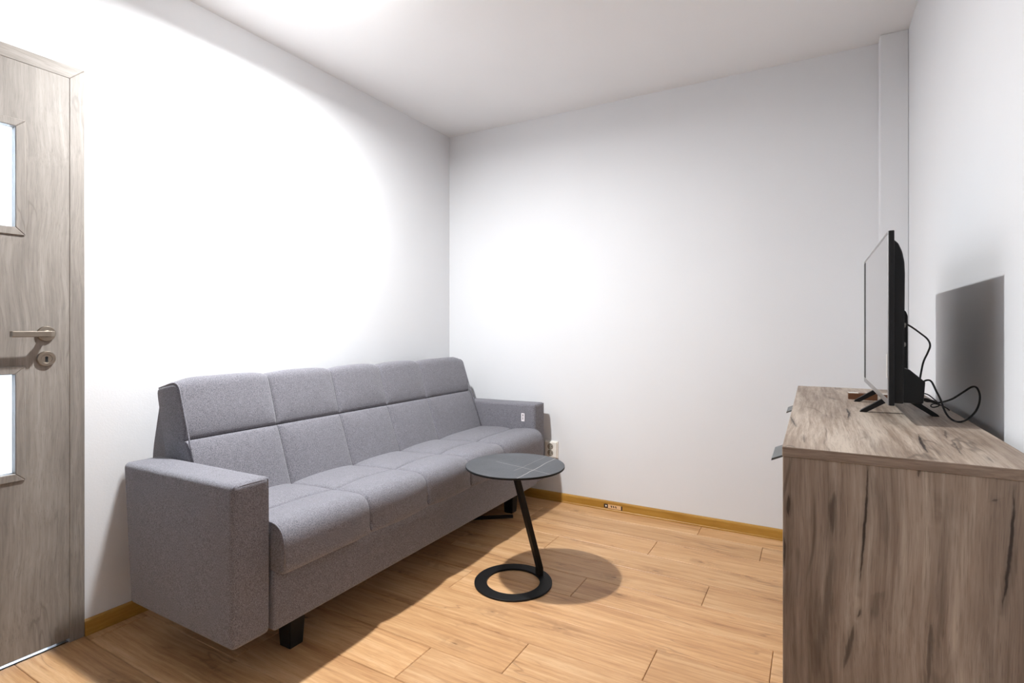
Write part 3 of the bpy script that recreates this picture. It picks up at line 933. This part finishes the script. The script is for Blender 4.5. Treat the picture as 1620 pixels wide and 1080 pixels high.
for (a, b, h) in ((CY0 + 0.022, ym - 0.0015, 1.395), (ym + 0.0015, CY1 - 0.022, 2.17)):
    d = cpart('door', (CX0 + 0.001, a, 0.063), (CX0 + 0.019, b, CZ - TT - 0.004), M['craft_d'])
    bm = bmesh.new()
    # folded tab pull: lip over the door edge, a shelf sticking out and a downturned lip
    zt = 0.846
    pr = [(CX0 + 0.0015, zt + 0.004), (CX0 - 0.004, zt + 0.004), (CX0 - 0.026, zt - 0.006), (CX0 - 0.027, zt - 0.0105), (CX0 - 0.0245, zt - 0.0100), (CX0 - 0.003, zt + 0.0), (CX0 - 0.001, zt - 0.012), (CX0 + 0.0015, zt - 0.012)]
    prism(bm, [(p[0] - ci.x, p[1]) for p in pr], 'y', h - 0.066 - ci.y, h + 0.066 - ci.y, 0)
    link('handle', bm, M['handle_grey'], d, label='dark metal tab pull')

# ------------------------------------------------------------------ television
TX = 0.166
TY0, TY1, TZ0, TZ1 = 1.648, 2.365, 0.936, 1.382
tv = thing('television', 'slim black flat screen television on splayed feet, seen from its edge on the cabinet', 'television', (TX + 0.04, 2.0, CZ))
ti = Vector(tv.location)
def tvp(name, bm, mat, parent=None, smooth=False, label=None):
    bmesh.ops.transform(bm, matrix=Matrix.Translation(-ti), verts=bm.verts[:])
    return link(name, bm, mat, parent or tv, smooth, label)
bm = bmesh.new(); box(bm, (TX + 0.002, TY0, TZ0), (TX + 0.014, TY1, TZ1), 0.002, 2)
frame = tvp('frame', bm, M['tv_black'])
bm = bmesh.new(); box(bm, (TX + 0.0005, TY0 + 0.009, TZ0 + 0.016), (TX + 0.004, TY1 - 0.009, TZ1 - 0.009), 0)
tvp('screen', bm, M['screen'], label='dark glossy screen')
bm = bmesh.new()
box(bm, (TX, TY0 + 0.0005, TZ0 + 0.0005), (TX + 0.003, TY1 - 0.0005, TZ0 + 0.017), 0.001, 1)
box(bm, (TX, TY0 + 0.0005, TZ1 - 0.009), (TX + 0.003, TY1 - 0.0005, TZ1 - 0.0005), 0.001, 1)
box(bm, (TX, TY0 + 0.0005, TZ0 + 0.017), (TX + 0.003, TY0 + 0.009, TZ1 - 0.009), 0.001, 1)
tvp('bezel', bm, M['silver'], label='thin silver bezel round the screen')
bm = bmesh.new(); box(bm, (TX - 0.0002, TY1 - 0.055, TZ0 + 0.017), (TX + 0.004, TY1 - 0.0005, TZ1 - 0.009), 0.001, 1)  # black strip stands in for a dark reflection on the screen
tvp('dark_reflection', bm, M['tv_black'], label='black strip imitating a dark reflection at the far edge of the screen')
# back housing: curved top, bevelled sides
bm = bmesh.new()
xb = TX + 0.013
prf = [(xb, TZ0 + 0.004), (xb + 0.023, TZ0 + 0.004), (xb + 0.0255, TZ1 - 0.11), (xb + 0.0245, TZ1 - 0.08), (xb + 0.020, TZ1 - 0.053), (xb + 0.012, TZ1 - 0.031), (xb, TZ1 - 0.018)]
prism(bm, prf, 'y', TY0 + 0.022, TY1 - 0.022, 0.004, 3)
tvp('back_housing', bm, M['tv_black'])
bm = bmesh.new()
prism(bm, [(xb + 0.006, TZ0 + 0.001), (xb + 0.070, TZ0 + 0.002), (xb + 0.074, TZ0 + 0.058), (xb + 0.040, TZ0 + 0.090), (xb + 0.028, TZ0 + 0.092), (xb + 0.012, TZ0 + 0.062)], 'y', TY0 + 0.070, TY1 - 0.070, 0.003, 2)
tvp('speaker_housing', bm, M['tv_black'])
bm = bmesh.new()
prism(bm, [(xb + 0.022, TZ0 + 0.08), (xb + 0.050, TZ0 + 0.08), (xb + 0.050, TZ0 + 0.232), (xb + 0.045, TZ0 + 0.246), (xb + 0.022, TZ0 + 0.252)], 'y', TY0 + 0.17, TY1 - 0.17, 0.003, 2)
tvp('connector_panel', bm, M['tv_black'])
for zc in (TZ0 + 0.155, TZ0 + 0.205):
    bm = bmesh.new(); lathe(bm, [(0, 0.0), (0.006, 0.0), (0.006, 0.006), (0.004, 0.008), (0, 0.008)], 'x', (xb + 0.0235, TY0 + 0.06, zc), 14)
    tvp('screw', bm, M['silver'])
# V-shaped feet
for fy in (1.855, 2.108):
    bm = bmesh.new()
    xf, xr, xc = 0.119, 0.303, 0.212
    for xe, inner in ((xf, -1), (xr, 1)):
        zt = TZ0 + 0.010
        q = [(xe, CZ), (xe - inner * 0.0 + (-inner) * 0.016, CZ), (xc + inner * 0.010, zt - 0.012), (xc + inner * 0.002, zt), (xc + inner * 0.018, zt), (xe + inner * 0.0 - inner * 0.004, CZ + 0.006)]
        prism(bm, q, 'y', fy - 0.008, fy + 0.008, 0.0)
    box(bm, (xc - 0.022, fy - 0.012, TZ0 - 0.004), (xc + 0.024, fy + 0.012, TZ0 + 0.006), 0.002, 1)
    tvp('foot', bm, M['black_leg'])
# small white sticker on the screen corner
bm = bmesh.new(); box(bm, (TX - 0.0004, TY0 + 0.018, 1.005), (TX + 0.0006, TY0 + 0.026, 1.066), 0)
tvp('sticker', bm, M['white_plastic'], label='narrow white sticker near the screen edge')

# cables behind the television
cb = thing('power_cable', 'black cable looping from the television back down to the cabinet top by the wall', 'cable', (0.28, 1.8, CZ))
ki = Vector(cb.location)
yk = 1.79
pts = [(1433, 512), (1442, 517), (1456, 527), (1467, 536), (1471.5, 546), (1468, 557), (1461, 572), (1457, 590), (1454.5, 606)]
P = [pix(u, v, y=1.80) for u, v in pts]
P[0] = pix(1431, 511, y=1.79)
pts2 = [(1456, 608.5), (1461, 603.5), (1468, 601), (1474, 604), (1481, 618), (1488, 632), (1493, 646), (1499, 657), (1508, 664.5), (1519, 667), (1532, 662), (1543, 651), (1549, 638), (1550, 624), (1545, 613), (1537, 612), (1524, 620), (1508, 630), (1496, 634.5), (1484, 637)]
for i, (u, v) in enumerate(pts2):
    f = i / (len(pts2) - 1)
    yy = 1.80 - 0.10 * math.sin(math.pi * min(1, f * 1.2)) * 0.35 + 0.03 * f
    q = pix(u, v, y=yy)
    if q.z < CZ + 0.003: q = pix(u, v, z=CZ + 0.003)
    if q.x > 0.388: q = pix(u, v, x=0.388)
    P.append(q)
bm = bmesh.new(); tube(bm, [p - ki for p in smooth_path(P, 6)], 0.0024, 8)
link('cord', bm, M['cable'], cb, True)
bm = bmesh.new()
A = pix(1484, 637, y=1.83); Bp = pix(1453, 629.5, y=1.86)
pth = [A.lerp(Bp, t_ / 10) - ki for t_ in range(11)]
tube(bm, pth, lambda f: 0.0028 if f < .12 else (0.0042 if f < .42 else (0.0060 if f < .62 else 0.0046)), 12)
link('plug', bm, M['cable'], cb, True)

c2 = thing('signal_cable', 'thin black cable curling on the cabinet top behind the television foot', 'cable', (0.3, 1.95, CZ))
k2 = Vector(c2.location)
P = [(1450, 621), (1458, 621.5), (1468, 624), (1476, 630), (1483, 636), (1486, 641), (1478, 644), (1473, 643), (1473.5, 640), (1479, 638.5), (1489, 641), (1497, 645), (1502, 649)]
Q = []
for i, (u, v) in enumerate(P):
    q = pix(u, v, y=1.97 - 0.006 * i)
    if q.z < CZ + 0.002: q = pix(u, v, z=CZ + 0.002)
    if q.x > 0.39: q = pix(u, v, x=0.39)
    Q.append(q - k2)
bm = bmesh.new(); tube(bm, smooth_path(Q, 6), 0.0017, 8)
link('cord', bm, M['cable'], c2, True)

# little brown box beside the foot
sb = thing('small_box', 'tiny brown box with a white top label behind the television foot', 'box', (0.14, 2.175, CZ))
bm = bmesh.new(); box(bm, (-0.034, -0.012, 0), (0.05, 0.018, 0.021), 0.001, 1); link('box_body', bm, M['brown_box'], sb)
bm = bmesh.new(); box(bm, (-0.033, -0.011, 0.021), (-0.004, 0.017, 0.0225), 0.0004, 1); link('box_label', bm, M['white_plastic'], sb, label='white paper label')

# ------------------------------------------------------------------ double wall socket
so = thing('wall_socket', 'white double power socket low on the back wall beside the sofa arm', 'socket', (-1.508, YB, 0.337))
bm = bmesh.new()
prism(bm, [(-0.048, -0.056), (0.048, -0.056), (0.048, 0.056), (-0.048, 0.056)], 'y', -0.010, 0, 0.003, 2)
box(bm, (-0.043, -0.022, -0.051), (0.043, -0.008, 0.051), 0.004, 2)
link('plate', bm, M['white_plastic'], so)
for zc in (0.021, -0.021):
    bm = bmesh.new()
    lathe(bm, [(0.0205, -0.024), (0.0195, -0.0245), (0.0185, -0.0225), (0.0175, -0.0224), (0, -0.0224)], 'y', (0, 0, zc), 32)
    w_ = link('socket_well', bm, M['socket_dark'], so)
    bm = bmesh.new()
    for dx in (-0.0085, 0.0085): lathe(bm, [(0, -0.0228), (0.0026, -0.0228), (0.0026, -0.0222)], 'y', (dx, 0, zc), 12)
    link('pin_hole', bm, M['hole'], w_)
    for za in (0.0135, -0.0185):
        bm = bmesh.new(); box(bm, (-0.0025, -0.0250, zc + za), (0.0025, -0.0224, zc + za + 0.005)); link('earth_clip', bm, M['brass'], w_)

# ------------------------------------------------------------------ sticker left on the back baseboard
sk = thing('baseboard_sticker', 'small printed cream sticker on the golden baseboard of the back wall', 'sticker', (pix(970, 801, y=YB - 0.0145).x, YB - 0.0142, 0.026))
x0 = pix(955.5, 797, y=YB - 0.0145).x - sk.location.x; x1 = pix(984.5, 803, y=YB - 0.0145).x - sk.location.x
bm = bmesh.new(); box(bm, (x0, -0.0012, -0.012), (x1, 0.0003, 0.012), 0); link('paper', bm, M['sticker'], sk)
bm = bmesh.new(); box(bm, (x0, -0.0018, -0.011), (x0 + 0.026, -0.0010, 0.013)); link('printed_square', bm, M['ink_brown'], sk)
bm = bmesh.new(); box(bm, (x1 - 0.008, -0.0018, -0.013), (x1, -0.0010, 0.012)); link('printed_bar', bm, M['ink_brown'], sk)
for q in (0.048, 0.062, 0.076):     # three small ticks
    bm = bmesh.new(); prism(bm, [(x0 + q - .005, .006), (x0 + q + .001, -.006), (x0 + q + .006, -.004), (x0 + q + .002, .007)], 'y', -0.0018, -0.0010)
    link('printed_tick', bm, M['ink_brown'], sk)
bm = bmesh.new(); box(bm, (x0 + 0.009, -0.0024, -0.004), (x0 + 0.019, -0.0016, 0.006), 0.0003, 1); link('printed_dot', bm, M['white_plastic'], sk)

# ------------------------------------------------------------------ ceiling lamp (bulb in its holder, just above the frame)
lampo = thing('ceiling_lamp', 'bare round bulb in a white ceiling holder above the sofa', 'lamp', (LAMP[0], LAMP[1], ZC))
bm = bmesh.new(); lathe(bm, [(0, 0), (0.045, 0), (0.045, -0.012), (0.022, -0.018), (0.020, -0.065), (0, -0.065)], 'z', (0, 0, 0), 32)
link('lamp_holder', bm, M['white_plastic'], lampo)
bm = bmesh.new(); bmesh.ops.create_uvsphere(bm, u_segments=24, v_segments=16, radius=0.036)
dz = LAMP[2] - ZC
for v in bm.verts: v.co.z += dz
link('bulb', bm, M['bulb'], lampo, True)
